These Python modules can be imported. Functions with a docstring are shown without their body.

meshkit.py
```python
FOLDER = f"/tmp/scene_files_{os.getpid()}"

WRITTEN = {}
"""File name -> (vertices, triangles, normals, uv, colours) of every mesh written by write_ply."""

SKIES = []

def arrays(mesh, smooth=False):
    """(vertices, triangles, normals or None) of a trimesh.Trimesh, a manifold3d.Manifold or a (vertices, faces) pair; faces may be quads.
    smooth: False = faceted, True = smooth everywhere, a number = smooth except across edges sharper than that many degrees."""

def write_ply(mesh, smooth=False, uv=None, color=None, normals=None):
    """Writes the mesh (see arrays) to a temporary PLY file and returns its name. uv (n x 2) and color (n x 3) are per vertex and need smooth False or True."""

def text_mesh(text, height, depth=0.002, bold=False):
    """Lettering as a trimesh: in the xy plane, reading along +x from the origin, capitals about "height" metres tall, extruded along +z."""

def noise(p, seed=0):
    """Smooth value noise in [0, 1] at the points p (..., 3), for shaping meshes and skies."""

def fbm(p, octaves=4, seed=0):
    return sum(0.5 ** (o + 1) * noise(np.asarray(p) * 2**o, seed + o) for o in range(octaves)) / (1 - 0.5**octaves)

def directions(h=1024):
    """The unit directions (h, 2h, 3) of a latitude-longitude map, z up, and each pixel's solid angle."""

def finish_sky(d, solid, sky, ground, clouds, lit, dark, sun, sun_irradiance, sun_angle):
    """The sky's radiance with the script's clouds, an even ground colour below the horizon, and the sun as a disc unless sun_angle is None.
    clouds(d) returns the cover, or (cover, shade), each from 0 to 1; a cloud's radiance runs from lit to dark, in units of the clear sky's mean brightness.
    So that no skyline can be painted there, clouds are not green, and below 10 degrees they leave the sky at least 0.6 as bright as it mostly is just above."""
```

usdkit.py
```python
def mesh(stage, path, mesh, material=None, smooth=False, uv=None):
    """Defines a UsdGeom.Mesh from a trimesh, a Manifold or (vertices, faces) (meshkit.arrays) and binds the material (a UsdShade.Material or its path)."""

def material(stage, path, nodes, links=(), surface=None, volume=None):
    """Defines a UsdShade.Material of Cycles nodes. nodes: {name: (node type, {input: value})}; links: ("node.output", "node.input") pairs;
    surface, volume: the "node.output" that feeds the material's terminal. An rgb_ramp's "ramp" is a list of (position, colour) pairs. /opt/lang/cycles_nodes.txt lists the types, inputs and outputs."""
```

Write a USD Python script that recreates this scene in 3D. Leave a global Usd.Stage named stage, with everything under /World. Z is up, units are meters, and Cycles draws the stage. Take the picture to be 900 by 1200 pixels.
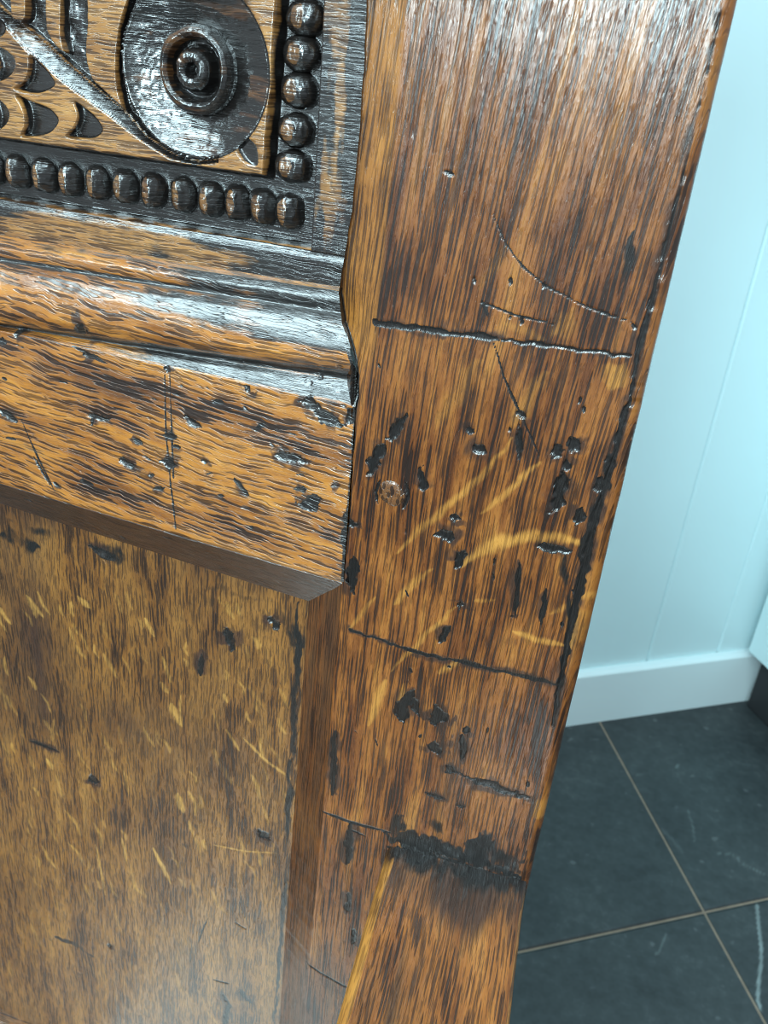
import math, numpy as np, trimesh, usdkit, meshkit
from pxr import Usd, UsdGeom, UsdLux, Gf, Sdf, Vt, UsdShade
stage = Usd.Stage.CreateInMemory()
UsdGeom.SetStageUpAxis(stage, UsdGeom.Tokens.z); UsdGeom.SetStageMetersPerUnit(stage, 1.0)
world = UsdGeom.Xform.Define(stage, '/World'); stage.SetDefaultPrim(world.GetPrim())
UsdGeom.Scope.Define(stage, '/World/Looks')

# ---------------------------------------------------------------- camera, light, exposure
# The chair back is the plane y = 0 (x along it to the right, z up, the room on the -y side).
EYE = np.array([0, -0.2617, 1.0])
RT = np.array([0.94455, 0.31573, 0.09017]); FW = np.array([-0.24187, 0.85474, -0.45926])
FW /= np.linalg.norm(FW); RT -= FW * (RT @ FW); RT /= np.linalg.norm(RT); UP = np.cross(RT, FW)
FOCAL = 1050.0
cam = UsdGeom.Camera.Define(stage, '/World/camera')
cam.CreateHorizontalApertureAttr(36.0); cam.CreateVerticalApertureAttr(48.0); cam.CreateFocalLengthAttr(36.0 * FOCAL / 900)
cam.CreateClippingRangeAttr(Gf.Vec2f(0.01, 100))
M = Gf.Matrix4d(*[*map(float, RT), 0], *[*map(float, UP), 0], *[*map(float, -FW), 0], *[*map(float, EYE), 1])
cam.AddTransformOp().Set(M)
cam.CreateExposureAttr(0.1)
cam.CreateFStopAttr(36.0); cam.CreateFocusDistanceAttr(0.31)

dome = UsdLux.DomeLight.Define(stage, '/World/room_light'); dome.CreateColorAttr(Gf.Vec3f(0.80, 0.93, 1.0)); dome.CreateIntensityAttr(0.15)
def window_light(name, at, to, w, h, power, color=(0.69, 0.93, 1.0)):
    l = UsdLux.RectLight.Define(stage, '/World/' + name); l.CreateWidthAttr(w); l.CreateHeightAttr(h)
    l.CreateColorAttr(Gf.Vec3f(*color)); l.CreateIntensityAttr(power)
    a, b = Gf.Vec3d(*at), Gf.Vec3d(*to)
    l.AddTransformOp().Set(Gf.Matrix4d(1).SetLookAt(a, b, Gf.Vec3d(0, 0, 1)).GetInverse())
window_light('tall_window_light', (-0.36, -2.5, 1.42), (-0.36, 0, 1.30), 0.62, 0.72, 44.0)
window_light('left_roof_window_light', (-0.90, -1.30, 2.35), (-0.20, -0.05, 0.95), 1.05, 1.30, 14.5)
window_light('right_roof_window_light', (0.75, -1.40, 2.55), (-0.05, 0.2, 0.95), 0.95, 0.85, 9.5)

# ---------------------------------------------------------------- helpers
def sight(px, py): return (px - 450) / FOCAL * RT - (py - 600) / FOCAL * UP + FW
def on(px, py, w=0.0):
    """(x, z) of the point of the chair back at height w (towards the room) that the photograph shows at a pixel."""
    v = sight(px, py); t = (-w - EYE[1]) / v[1]; p = EYE + v * t
    return np.array([p[0], p[2]])
used = {}
def numbered(path):
    k = used.get(path, -1) + 1; used[path] = k
    return path if k == 0 else f'{path}_{k:03d}'
def thing(name, label=None, cat=None, kind=None, group=None, parent='/World'):
    x = UsdGeom.Xform.Define(stage, numbered(f'{parent}/{name}')); set_data(x, label, cat, kind, group)
    return str(x.GetPath())
def set_data(x, label=None, cat=None, kind=None, group=None):
    for k, v in (('label', label), ('category', cat), ('kind', kind), ('group', group)):
        if v: x.GetPrim().SetCustomDataByKey(k, v)
def obj(name, mesh, mat, parent='/World', smooth=False, label=None, cat=None, kind=None):
    m = usdkit.mesh(stage, numbered(f'{parent}/{name}'), mesh, mat, smooth=smooth); set_data(m, label, cat, kind)
    return str(m.GetPath())
def loft(P, name, mat, parent, grain=None, mask=None, label=None, caps=True, kind=None, cat=None):
    """A closed tube of rows x ring points, capped at both ends; grain and mask ride along as primvars."""
    n, m, _ = P.shape
    V = P.reshape(-1, 3); i, j = np.meshgrid(np.arange(n - 1), np.arange(m), indexing='ij'); j2 = (j + 1) % m
    q = np.stack([i * m + j, i * m + j2, (i + 1) * m + j2, (i + 1) * m + j], -1).reshape(-1, 4)
    F = np.vstack([q[:, [0, 1, 2]], q[:, [0, 2, 3]]])
    # keep the ring's winding outward: flip if the volume is negative
    a, b, c = V[F[:, 0]], V[F[:, 1]], V[F[:, 2]]
    if np.einsum('ij,ij->i', a - V.mean(0), np.cross(b - V.mean(0), c - V.mean(0))).sum() < 0: F = F[:, ::-1]; flip = True
    else: flip = False
    N = np.zeros_like(V); fn = np.cross(V[F[:, 1]] - V[F[:, 0]], V[F[:, 2]] - V[F[:, 0]])
    for k in range(3):
        for c in range(3): N[:, c] += np.bincount(F[:, k], fn[:, c], len(V))
    N /= np.maximum(np.linalg.norm(N, axis=1, keepdims=True), 1e-20)
    G = (P if grain is None else grain).reshape(-1, 3); K = (np.zeros_like(P) if mask is None else mask).reshape(-1, 3)
    if caps:
        for row, sg in ((0, 1), (n - 1, -1)):
            ring = V[row * m:(row + 1) * m]; base = len(V); c0 = ring.mean(0)
            V = np.vstack([V, ring, c0]); G = np.vstack([G, G[row * m:(row + 1) * m], G[row * m:(row + 1) * m].mean(0)]); K = np.vstack([K, K[row * m:(row + 1) * m], np.zeros(3)])
            t = np.arange(m); f = np.stack([base + t, np.full(m, base + m), base + (t + 1) % m], 1)
            if (sg < 0) != flip: f = f[:, ::-1]
            F = np.vstack([F, f]); nn = np.cross(V[f[:, 1]] - V[f[:, 0]], V[f[:, 2]] - V[f[:, 0]]).sum(0); nn /= np.linalg.norm(nn) + 1e-20
            N = np.vstack([N, np.tile(nn, (m + 1, 1))])
    path = numbered(f'{parent}/{name}')
    g = UsdGeom.Mesh.Define(stage, path)
    g.CreatePointsAttr(Vt.Vec3fArray.FromNumpy(V.astype(np.float32))); g.CreateFaceVertexCountsAttr(Vt.IntArray.FromNumpy(np.full(len(F), 3, np.int32)))
    g.CreateFaceVertexIndicesAttr(Vt.IntArray.FromNumpy(np.ascontiguousarray(F).astype(np.int32).ravel())); g.CreateSubdivisionSchemeAttr('none')
    g.CreateNormalsAttr(Vt.Vec3fArray.FromNumpy(N.astype(np.float32))); g.SetNormalsInterpolation('vertex')
    pv = UsdGeom.PrimvarsAPI(g)
    pv.CreatePrimvar('grain', Sdf.ValueTypeNames.Float3Array, 'vertex').Set(Vt.Vec3fArray.FromNumpy(G.astype(np.float32)))
    pv.CreatePrimvar('mask', Sdf.ValueTypeNames.Float3Array, 'vertex').Set(Vt.Vec3fArray.FromNumpy(K.astype(np.float32)))
    UsdShade.MaterialBindingAPI.Apply(g.GetPrim()).Bind(mat); set_data(g, label, cat, kind)
    return path
def ss(a, b, x): t = np.clip((x - a) / (b - a), 0, 1); return t * t * (3 - 2 * t)
def nz(X, Z, sx, sz, seed=0, octaves=3):
    """fbm noise about 0, within about -1..1"""
    return (meshkit.fbm(np.stack([X * sx, Z * sz, np.full_like(X, seed * 7.31)], -1), octaves, seed) - 0.5) * 2.6
def seg_dist(X, Z, pts):
    """distance to a polyline and position along it 0..1"""
    best = np.full(X.shape, 9.0); along = np.zeros(X.shape); L = len(pts) - 1
    for k in range(L):
        a, b = pts[k], pts[k + 1]; d = b - a; t = np.clip(((X - a[0]) * d[0] + (Z - a[1]) * d[1]) / max(d @ d, 1e-18), 0, 1)
        r = np.hypot(X - a[0] - t * d[0], Z - a[1] - t * d[1]); c = r < best
        best = np.where(c, r, best); along = np.where(c, (k + t) / L, along)
    return best, along
PX = 1 / 3400.0      # metres of the chair's face to one pixel of the photograph, about
def stroke(target, X, Z, pts, width, amount=1.0, w=0.0, soft=0.35, ragged=0.35, seed=1, taper=True, freq=600, screen=True, broken=0):
    """paints (or digs) a ragged stroke through photograph pixels pts, width in pixels, into the array target"""
    P = np.array([on(*p, w) for p in pts]); r = width * PX / 2; pad = r * 2.5 + 0.001
    if len(P) == 1: P = np.vstack([P, P + 1e-6])
    sel = (X > P[:, 0].min() - pad) & (X < P[:, 0].max() + pad) & (Z > P[:, 1].min() - pad) & (Z < P[:, 1].max() + pad)
    if not sel.any(): return
    x, z = X[sel], Z[sel]
    wx = r * ragged * (nz(x, z, freq * .5, freq * .5, seed, 2) + 0.5 * nz(x, z, freq * 2.2, freq * 1.2, seed + 2, 2)); wz = r * ragged * (nz(x, z, freq * .5, freq * .5, seed + 5, 2) + 0.5 * nz(x, z, freq * 2.2, freq * 1.2, seed + 7, 2))
    d, t = seg_dist(x + wx, z + wz, P); rr = np.full(x.shape, r)
    if broken: rr = rr * np.clip(0.75 + broken * nz(x, z * 0 + z, 160, 160, seed + 11, 3), 0.12, 1.6)
    if taper and len(pts) > 1: rr = rr * np.minimum(1, 0.35 + 3 * np.minimum(t, 1 - t))
    v = amount * (1 - ss(1 - soft, 1 + soft, d / np.maximum(rr, 1e-6)))
    target[sel] = np.maximum(target[sel], v) if screen else target[sel] + v
def poly_in(X, Z, P):
    """(inside, distance to the outline) of polygon P"""
    inside = np.zeros(X.shape, bool); n = len(P)
    for k in range(n):
        a, b = P[k], P[(k + 1) % n]; c = (a[1] > Z) != (b[1] > Z)
        xi = a[0] + (Z - a[1]) * (b[0] - a[0]) / (b[1] - a[1] if abs(b[1] - a[1]) > 1e-12 else 1e-12); inside ^= c & (X < xi)
    return inside, seg_dist(X, Z, np.vstack([P, P[:1]]))[0]
def spline(P, n=8):
    """closed Catmull-Rom through P"""
    P = np.asarray(P, float); t = np.linspace(0, 1, n, endpoint=False)[:, None]; out = []
    for k in range(len(P)):
        a, b, c, d = P[k - 1], P[k], P[(k + 1) % len(P)], P[(k + 2) % len(P)]
        out.append(0.5 * (2 * b + (c - a) * t + (2 * a - 5 * b + 4 * c - d) * t**2 + (3 * b - a - 3 * c + d) * t**3))
    return np.vstack(out)
def rbox(x0, x1, y0, y1, z0, z1, r=0.004, k=2):
    """a box with rounded edges"""
    import manifold3d as m3
    s = m3.Manifold.sphere(r, 8 * k)
    return m3.Manifold.batch_hull([s.translate([x, y, z]) for x in (x0 + r, x1 - r) for y in (y0 + r, y1 - r) for z in (z0 + r, z1 - r)])

# ---------------------------------------------------------------- materials
def wood(name, tones, pore=(0.013, 0.006, 0.004), dash=(950, 70), band=1.0, fine=(2100, 170), streak=(170, 6), line=(150, 5), dash_at=(0.36, 0.26), dash_amt=0.95, fine_amt=0.5, line_amt=0.7, line_w=0.016,
         fleck=(0.50, 0.225, 0.042), stain=(0.006, 0.0045, 0.004), patina=(0.050, 0.020, 0.010), rough=0.30, bump=0.5, blotch=55, coat=0.6, coat_rough=0.17):
    """Waxed oak in grain coordinates (primvar grain: across, along, depth); primvar mask: black tone for stains and carved recesses, ray fleck, brown patina."""
    M_ = lambda kind, **k: ('math', {'math_type': kind, **k})
    n = {
        'g': ('attribute', {'attribute': 'grain'}), 'k': ('attribute', {'attribute': 'mask'}), 'ks': ('separate_color', {}),
        'mb': ('mapping', {'scale': (dash[0], dash[1], 60)}), 'mf': ('mapping', {'scale': (fine[0], fine[1], 200)}), 'ms': ('mapping', {'scale': (streak[0], streak[1], 20)}), 'mo': ('mapping', {'scale': (blotch, blotch * .45, blotch)}), 'ml': ('mapping', {'scale': (line[0], line[1], 20), 'location': (3.7, 1.1, 0)}),
        'nb': ('voronoi_texture', {'dimensions': '2D', 'feature': 'f1', 'scale': 1.0, 'randomness': 1.0}), 'vd': M_('multiply_add', value2=band, value3=-0.5 * band), 'va': M_('add'), 'nf': ('noise_texture', {'scale': 1.0, 'detail': 2.0, 'roughness': 0.6}),
        'ns': ('noise_texture', {'scale': 1.0, 'detail': 6.0, 'roughness': 0.72, 'distortion': 0.3}), 'no': ('noise_texture', {'scale': 1.0, 'detail': 5.0, 'roughness': 0.65}), 'nl': ('noise_texture', {'scale': 1.0, 'detail': 4.0, 'roughness': 0.6, 'distortion': 0.3}),
        'mx': M_('multiply_add', value2=0.62), 'mx2': M_('multiply', value2=0.38),
        'base': ('rgb_ramp', {'ramp': [(0.36, tones[0]), (0.45, tones[1]), (0.54, tones[2]), (0.66, tones[3])]}),
        'rb': ('map_range', {'range_type': 'smoothstep', 'from_min': dash_at[0], 'from_max': dash_at[1], 'to_max': dash_amt}),
        'rf': ('map_range', {'range_type': 'smoothstep', 'from_min': 0.53, 'from_max': 0.62, 'to_max': fine_amt}),
        'l1': M_('subtract', value2=0.5), 'l2': M_('absolute'), 'rl': ('map_range', {'range_type': 'smoothstep', 'from_min': line_w, 'from_max': 0.0, 'to_max': line_amt}),
        # the pores crowd together in bands
        'bd': ('map_range', {'range_type': 'smoothstep', 'from_min': 0.62, 'from_max': 0.40, 'to_min': 0.6, 'to_max': 1.0}), 'rbb': M_('multiply'), 'pm1': M_('maximum'), 'pmax': M_('maximum'),
        'flk': ('mix', {'color2': fleck}), 'ff': M_('multiply'), 'fn': ('map_range', {'from_min': 0.35, 'from_max': 0.60, 'to_min': 0.35, 'to_max': 1.0, 'clamp': True}), 'finv': M_('multiply_add', value2=-0.55, value3=1.0),
        'pat': ('mix', {'color2': patina}), 'por': ('mix', {'color2': pore}), 'stn': ('mix', {'color2': stain}), 'pfac': M_('multiply'),
        'sb': M_('multiply_add', value2=1.9, value3=-0.95), 'sa': M_('add'), 'sr': ('map_range', {'range_type': 'smoothstep', 'from_min': 0.34, 'from_max': 0.66}),
        'pb': M_('multiply_add', value2=1.6, value3=-0.8), 'pa': M_('add'), 'pr': ('map_range', {'range_type': 'smoothstep', 'from_min': 0.2, 'from_max': 0.9}), 'pon': M_('multiply', value2=4.0, use_clamp=True), 'pfin': M_('multiply'),
        'son': M_('multiply', value2=4.0, use_clamp=True), 'sfin': M_('multiply'),
        'h': M_('multiply', value2=-1.0), 'h2': M_('multiply_add', value2=0.7), 'h3': M_('multiply_add', value2=0.8),
        'bmp': ('bump', {'strength': bump, 'distance': 0.0005}), 'bmc': ('bump', {'strength': bump * 0.6, 'distance': 0.0004}),
        'rg': M_('multiply_add', value2=0.35, value3=rough - 0.17),
        'p': ('principled_bsdf', {'specular_ior_level': 0.4, 'ior': 1.5, 'coat_weight': coat, 'coat_roughness': coat_rough, 'coat_ior': 1.62}),
    }
    L = [('k.color', 'ks.color'), *[('g.vector', a + '.vector') for a in ('mb', 'mf', 'ms', 'mo', 'ml')],
         ('mb.vector', 'nb.vector'), ('mf.vector', 'nf.vector'), ('ms.vector', 'ns.vector'), ('mo.vector', 'no.vector'), ('ml.vector', 'nl.vector'),
         ('no.fac', 'mx2.value1'), ('ns.fac', 'mx.value1'), ('mx2.value', 'mx.value3'), ('mx.value', 'base.fac'),
         ('mx.value', 'vd.value1'), ('nb.distance', 'va.value1'), ('vd.value', 'va.value2'), ('va.value', 'rb.value'), ('nf.fac', 'rf.value'), ('nl.fac', 'l1.value1'), ('l1.value', 'l2.value1'), ('l2.value', 'rl.value'), ('mx.value', 'bd.value'), ('rb.result', 'rbb.value1'), ('bd.result', 'rbb.value2'),
         ('rbb.value', 'pm1.value1'), ('rl.result', 'pm1.value2'), ('pm1.value', 'pmax.value1'), ('rf.result', 'pmax.value2'),
         ('base.color', 'pat.color1'), ('pfin.value', 'pat.fac'), ('pat.color', 'flk.color1'), ('no.fac', 'fn.value'), ('fn.result', 'ff.value1'), ('ks.g', 'ff.value2'), ('ff.value', 'flk.fac'),
         ('ff.value', 'finv.value1'), ('pmax.value', 'pfac.value1'), ('finv.value', 'pfac.value2'), ('flk.color', 'por.color1'), ('pfac.value', 'por.fac'), ('por.color', 'stn.color1'),
         ('no.fac', 'sb.value1'), ('sb.value', 'sa.value1'), ('ks.r', 'sa.value2'), ('sa.value', 'sr.value'), ('ks.r', 'son.value1'), ('son.value', 'sfin.value1'), ('sr.result', 'sfin.value2'), ('sfin.value', 'stn.fac'),
         ('ns.fac', 'pb.value1'), ('pb.value', 'pa.value1'), ('ks.b', 'pa.value2'), ('pa.value', 'pr.value'), ('ks.b', 'pon.value1'), ('pon.value', 'pfin.value1'), ('pr.result', 'pfin.value2'),
         ('pmax.value', 'h.value1'), ('nf.fac', 'h2.value1'), ('h.value', 'h2.value3'), ('ns.fac', 'h3.value1'), ('h2.value', 'h3.value3'), ('h3.value', 'bmp.height'), ('bmp.normal', 'p.normal'), ('h3.value', 'bmc.height'), ('bmc.normal', 'p.coat_normal'),
         ('no.fac', 'rg.value1'), ('rg.value', 'p.roughness'), ('stn.color', 'p.base_color')]
    return usdkit.material(stage, '/World/Looks/' + name, n, L, surface='p.BSDF')
amber = [(0.040, 0.010, 0.003), (0.122, 0.034, 0.006), (0.235, 0.076, 0.013), (0.37, 0.148, 0.027)]
W_stile = wood('waxed_oak_post', amber, dash=(980, 32), dash_at=(0.36, 0.27), dash_amt=0.97, fine_amt=0.4)
W_rail = wood('waxed_oak_rail', [(0.075, 0.023, 0.005), (0.22, 0.071, 0.011), (0.38, 0.138, 0.020), (0.52, 0.220, 0.036)], dash=(700, 62), fine=(1900, 190), streak=(90, 7), dash_at=(0.39, 0.31), dash_amt=0.97, fine_amt=0.3, line=(110, 9), line_w=0.012, coat=1.0)
W_panel = wood('waxed_oak_panel', [(0.060, 0.021, 0.005), (0.150, 0.056, 0.011), (0.230, 0.094, 0.018), (0.33, 0.148, 0.031)], dash=(950, 62), fine=(1900, 170), streak=(110, 8), dash_amt=0.9, fine_amt=0.6, line_amt=0.35, fleck=(0.46, 0.23, 0.05), rough=0.34, coat=1.0, dash_at=(0.33, 0.25))
W_carved = wood('carved_oak', [(0.10, 0.042, 0.013), (0.23, 0.098, 0.028), (0.345, 0.160, 0.047), (0.44, 0.225, 0.070)], dash=(900, 80), fine=(1900, 170), streak=(130, 10), dash_amt=0.85, bump=0.38, stain=(0.008, 0.0065, 0.006), rough=0.24, coat=1.0, coat_rough=0.14)
W_arm = wood('waxed_oak_arm', [(0.055, 0.016, 0.005), (0.18, 0.055, 0.011), (0.31, 0.106, 0.020), (0.43, 0.175, 0.036)], dash=(750, 42), fine=(1900, 130), streak=(150, 9), rough=0.33)
W_plain = wood('dark_oak', [(0.07, 0.026, 0.010), (0.15, 0.055, 0.016), (0.24, 0.095, 0.024), (0.36, 0.15, 0.04)])
def paint(name, col, rough=0.4, var=0.04, scale=3.0):
    return usdkit.material(stage, '/World/Looks/' + name, {'c': ('geometry', {}), 'n': ('noise_texture', {'scale': scale, 'detail': 3.0}),
        'r': ('rgb_ramp', {'ramp': [(0.3, tuple(np.array(col) * (1 - var))), (0.7, tuple(np.minimum(1, np.array(col) * (1 + var))))]}), 'p': ('principled_bsdf', {'roughness': rough})},
        [('c.position', 'n.vector'), ('n.fac', 'r.fac'), ('r.color', 'p.base_color')], surface='p.BSDF')
P_wall = paint('pale_blue_paint', (0.66, 0.86, 0.89), 0.38, 0.02)
P_base = paint('baseboard_paint', (0.79, 0.93, 0.95), 0.30, 0.02)
P_cab = paint('cabinet_paint', (0.66, 0.86, 0.88), 0.35, 0.02)
P_grout = paint('tan_grout', (0.30, 0.235, 0.175), 0.8, 0.15, 60)
P_added_cloth = paint('added_cloth_linen', (0.88, 0.87, 0.84), 0.85, 0.06, 400)
P_dark = paint('dark_plinth', (0.02, 0.022, 0.024), 0.6)
slate = usdkit.material(stage, '/World/Looks/black_stone', {
    'c': ('geometry', {}), 'o': ('object_info', {}), 'n': ('noise_texture', {'scale': 9.0, 'detail': 7.0, 'roughness': 0.62}), 'n2': ('noise_texture', {'scale': 60.0, 'detail': 6.0, 'roughness': 0.7}),
    'n3': ('noise_texture', {'scale': 45.0, 'detail': 1.0}), 'sp': ('map_range', {'from_min': 0.70, 'from_max': 0.77, 'to_max': 0.35, 'clamp': True}),
    'a': ('math', {'math_type': 'multiply_add', 'value2': 0.5}), 'b': ('math', {'math_type': 'multiply', 'value2': 0.5}),
    'r': ('rgb_ramp', {'ramp': [(0.36, (0.022, 0.028, 0.031)), (0.55, (0.046, 0.057, 0.060)), (0.72, (0.095, 0.110, 0.113))]}),
    'k': ('attribute', {'attribute': 'mask'}), 'ks': ('separate_color', {}), 'v': ('mix', {'color2': (0.36, 0.44, 0.44)}), 's': ('mix', {'color2': (0.20, 0.22, 0.23)}), 'p': ('principled_bsdf', {'roughness': 0.52}),
    'bm': ('bump', {'strength': 0.2, 'distance': 0.001})},
    [('c.position', 'n.vector'), ('c.position', 'n2.vector'), ('c.position', 'n3.vector'), ('n.fac', 'b.value1'), ('n2.fac', 'a.value1'), ('b.value', 'a.value3'), ('a.value', 'r.fac'), ('k.color', 'ks.color'),
     ('r.color', 's.color1'), ('n3.fac', 'sp.value'), ('sp.result', 's.fac'), ('s.color', 'v.color1'), ('ks.r', 'v.fac'), ('v.color', 'p.base_color'), ('n2.fac', 'bm.height'), ('bm.normal', 'p.normal')], surface='p.BSDF')

# ---------------------------------------------------------------- the setting
YAW = math.radians(35.360); D = np.array([math.cos(YAW), math.sin(YAW), 0]); N = np.array([math.sin(YAW), -math.cos(YAW), 0])   # along the wall, out of the wall
A0 = np.array([0.00944, 0.99833, 0.0])                                                                                             # baseboard's foot behind the chair
def extrude_wall(profile, s0, s1):
    """profile: closed list of (out, z); swept along the wall from s0 to s1"""
    P = np.array([[A0 + D * s + N * o + np.array([0, 0, z]) for o, z in profile] for s in (s0, s1)])
    n = len(profile); V = P.reshape(-1, 3); f = []
    for j in range(n): k = (j + 1) % n; f += [[j, k, n + k], [j, n + k, n + j]]
    for j in range(1, n - 1): f += [[0, j + 1, j], [n, n + j, n + j + 1]]
    m = trimesh.Trimesh(V, np.array(f), process=False); m.fix_normals(); return m
def board(s0, s1, z0, z1, back=-0.030, front=-0.015, v=0.0040):
    ring = [(s0, back), (s0, front - v), (s0 + v * 0.8, front), (s1 - v * 0.8, front), (s1, front - v), (s1, back)]
    V = np.array([A0 + D * s + N * o + np.array([0, 0, z]) for z in (z0, z1) for s, o in ring]); n = 6; f = []
    for j in range(n): k = (j + 1) % n; f += [[j, k, n + k], [j, n + k, n + j]]
    for j in range(1, n - 1): f += [[0, j + 1, j], [n, n + j, n + j + 1]]
    m = trimesh.Trimesh(V, np.array(f), process=False); m.fix_normals(); return m
wall = thing('wall_back', kind='structure', label='pale blue painted wall of wide vertical boards')
for k in range(-12, 9): obj('board', board(0.1355 + 0.1425 * k + 0.0001, 0.1355 + 0.1425 * (k + 1) - 0.0001, 0.0, 2.5), P_wall, wall)
obj('baseboard_back', extrude_wall([(-0.0148, 0.0), (0, 0), (0, 0.1025), (-0.0012, 0.1045), (-0.0060, 0.1080), (-0.0110, 0.1090), (-0.0148, 0.1090)], -1.57, 1.41), P_base, kind='structure', label='pale painted baseboard along the foot of the boarded wall')

C0 = np.array([0.23732, 0.69188, 0.0]); E1 = np.array([0.22380, 0.15587, 0]); E2 = np.array([-0.17876, 0.34075, 0])
E1 /= np.linalg.norm(E1); E2 /= np.linalg.norm(E2); TILE, GAP = 0.60, 0.0042
floor = thing('floor', kind='structure', label='black stone tile floor with thin tan grout lines')
fl = [C0 + E1 * a + E2 * b for a, b in ((-2.4, -2.4), (1.8, -2.4), (1.8, 1.2), (-2.4, 1.2))]
gv = np.array(fl + [p - np.array([0, 0, 0.02]) for p in fl]); gv[:4, 2] = -0.0012
gm = trimesh.Trimesh(gv, [[0, 1, 2], [0, 2, 3], [4, 6, 5], [4, 7, 6]] + [t for j in range(4) for t in ([j, (j + 1) % 4 + 4, (j + 1) % 4], [j, j + 4, (j + 1) % 4 + 4])], process=False); gm.fix_normals()
obj('grout_bed', gm, P_grout, floor)
def ground(px, py): v = sight(px, py); return (EYE + v * ((0 - EYE[2]) / v[2]))[:2]
veins = [([(887, 1060), (889, 1085), (892, 1110), (892, 1130), (889, 1150), (888, 1172), (891, 1184)], 0.0042, 0.85), ([(806, 950), (812, 968), (814, 985)], 0.003, 0.22), ([(842, 1000), (858, 1001), (872, 1014), (890, 1022), (905, 1027)], 0.0028, 0.24),
         ([(781, 1096), (774, 1112), (768, 1120)], 0.0028, 0.24), ([(776, 972), (788, 984), (799, 998)], 0.006, 0.13), ([(792, 899), (795, 897)], 0.004, 0.5), ([(745, 908), (762, 905)], 0.003, 0.15)]
for a in range(-4, 3):
    for b in range(-4, 2):
        near = a in (-1, 0) and b in (-1, 0); nn = 165 if near else 1
        u = np.linspace(GAP / 2, TILE - GAP / 2, nn + 1); bev = 0.0012
        UU, VV = np.meshgrid(u, u, indexing='ij'); P = C0 + (UU + a * TILE)[..., None] * E1 + (VV + b * TILE)[..., None] * E2
        edge = np.minimum(np.minimum(UU, TILE - UU), np.minimum(VV, TILE - VV)) - GAP / 2
        P[..., 2] = 0.0
        K = np.zeros_like(P)
        if near:
            m = np.zeros(UU.shape)
            for pts, wd, am in veins:
                d, _ = seg_dist(P[..., 0], P[..., 1], np.array([ground(*p) for p in pts])); m = np.maximum(m, am * (1 - ss(0.5, 1.3, d / wd * 2)) * (0.75 + 0.25 * nz(P[..., 0], P[..., 1], 90, 90, 3, 2)))
            K[..., 0] = m
        # closed slab: rows of top points, each ring closed under the tile
        bot = P.copy(); bot[..., 2] = -0.010
        ring = np.concatenate([bot[:, :1], P, bot[:, -1:]], 1); kr = np.concatenate([K[:, :1] * 0, K, K[:, -1:] * 0], 1)
        loft(ring, 'tile', slate, floor, mask=kr)

cab = thing('cabinet', 'white painted cabinet standing against the boarded wall at the right edge', 'cabinet')
def boxed(s0, s1, o0, o1, z0, z1, r=0.003):
    m = rbox(s0, s1, -o1, -o0, z0, z1, r).to_mesh(); v = m.vert_properties[:, :3].astype(float)
    p = A0 + v[:, :1] * D - v[:, 1:2] * N; p[:, 2] = v[:, 2]; return trimesh.Trimesh(p, m.tri_verts, process=False)
S0 = 0.3275
obj('body', boxed(S0, S0 + 0.60, 0.001, 0.32, 0.118, 0.86), P_cab, cab, smooth=30)
obj('plinth', boxed(S0 + 0.028, S0 + 0.57, 0.012, 0.27, 0.0, 0.119), P_dark, cab, smooth=30, label='dark recessed plinth')
obj('top', boxed(S0 - 0.004, S0 + 0.604, 0.001, 0.345, 0.86, 0.885), P_cab, cab, smooth=30)
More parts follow.
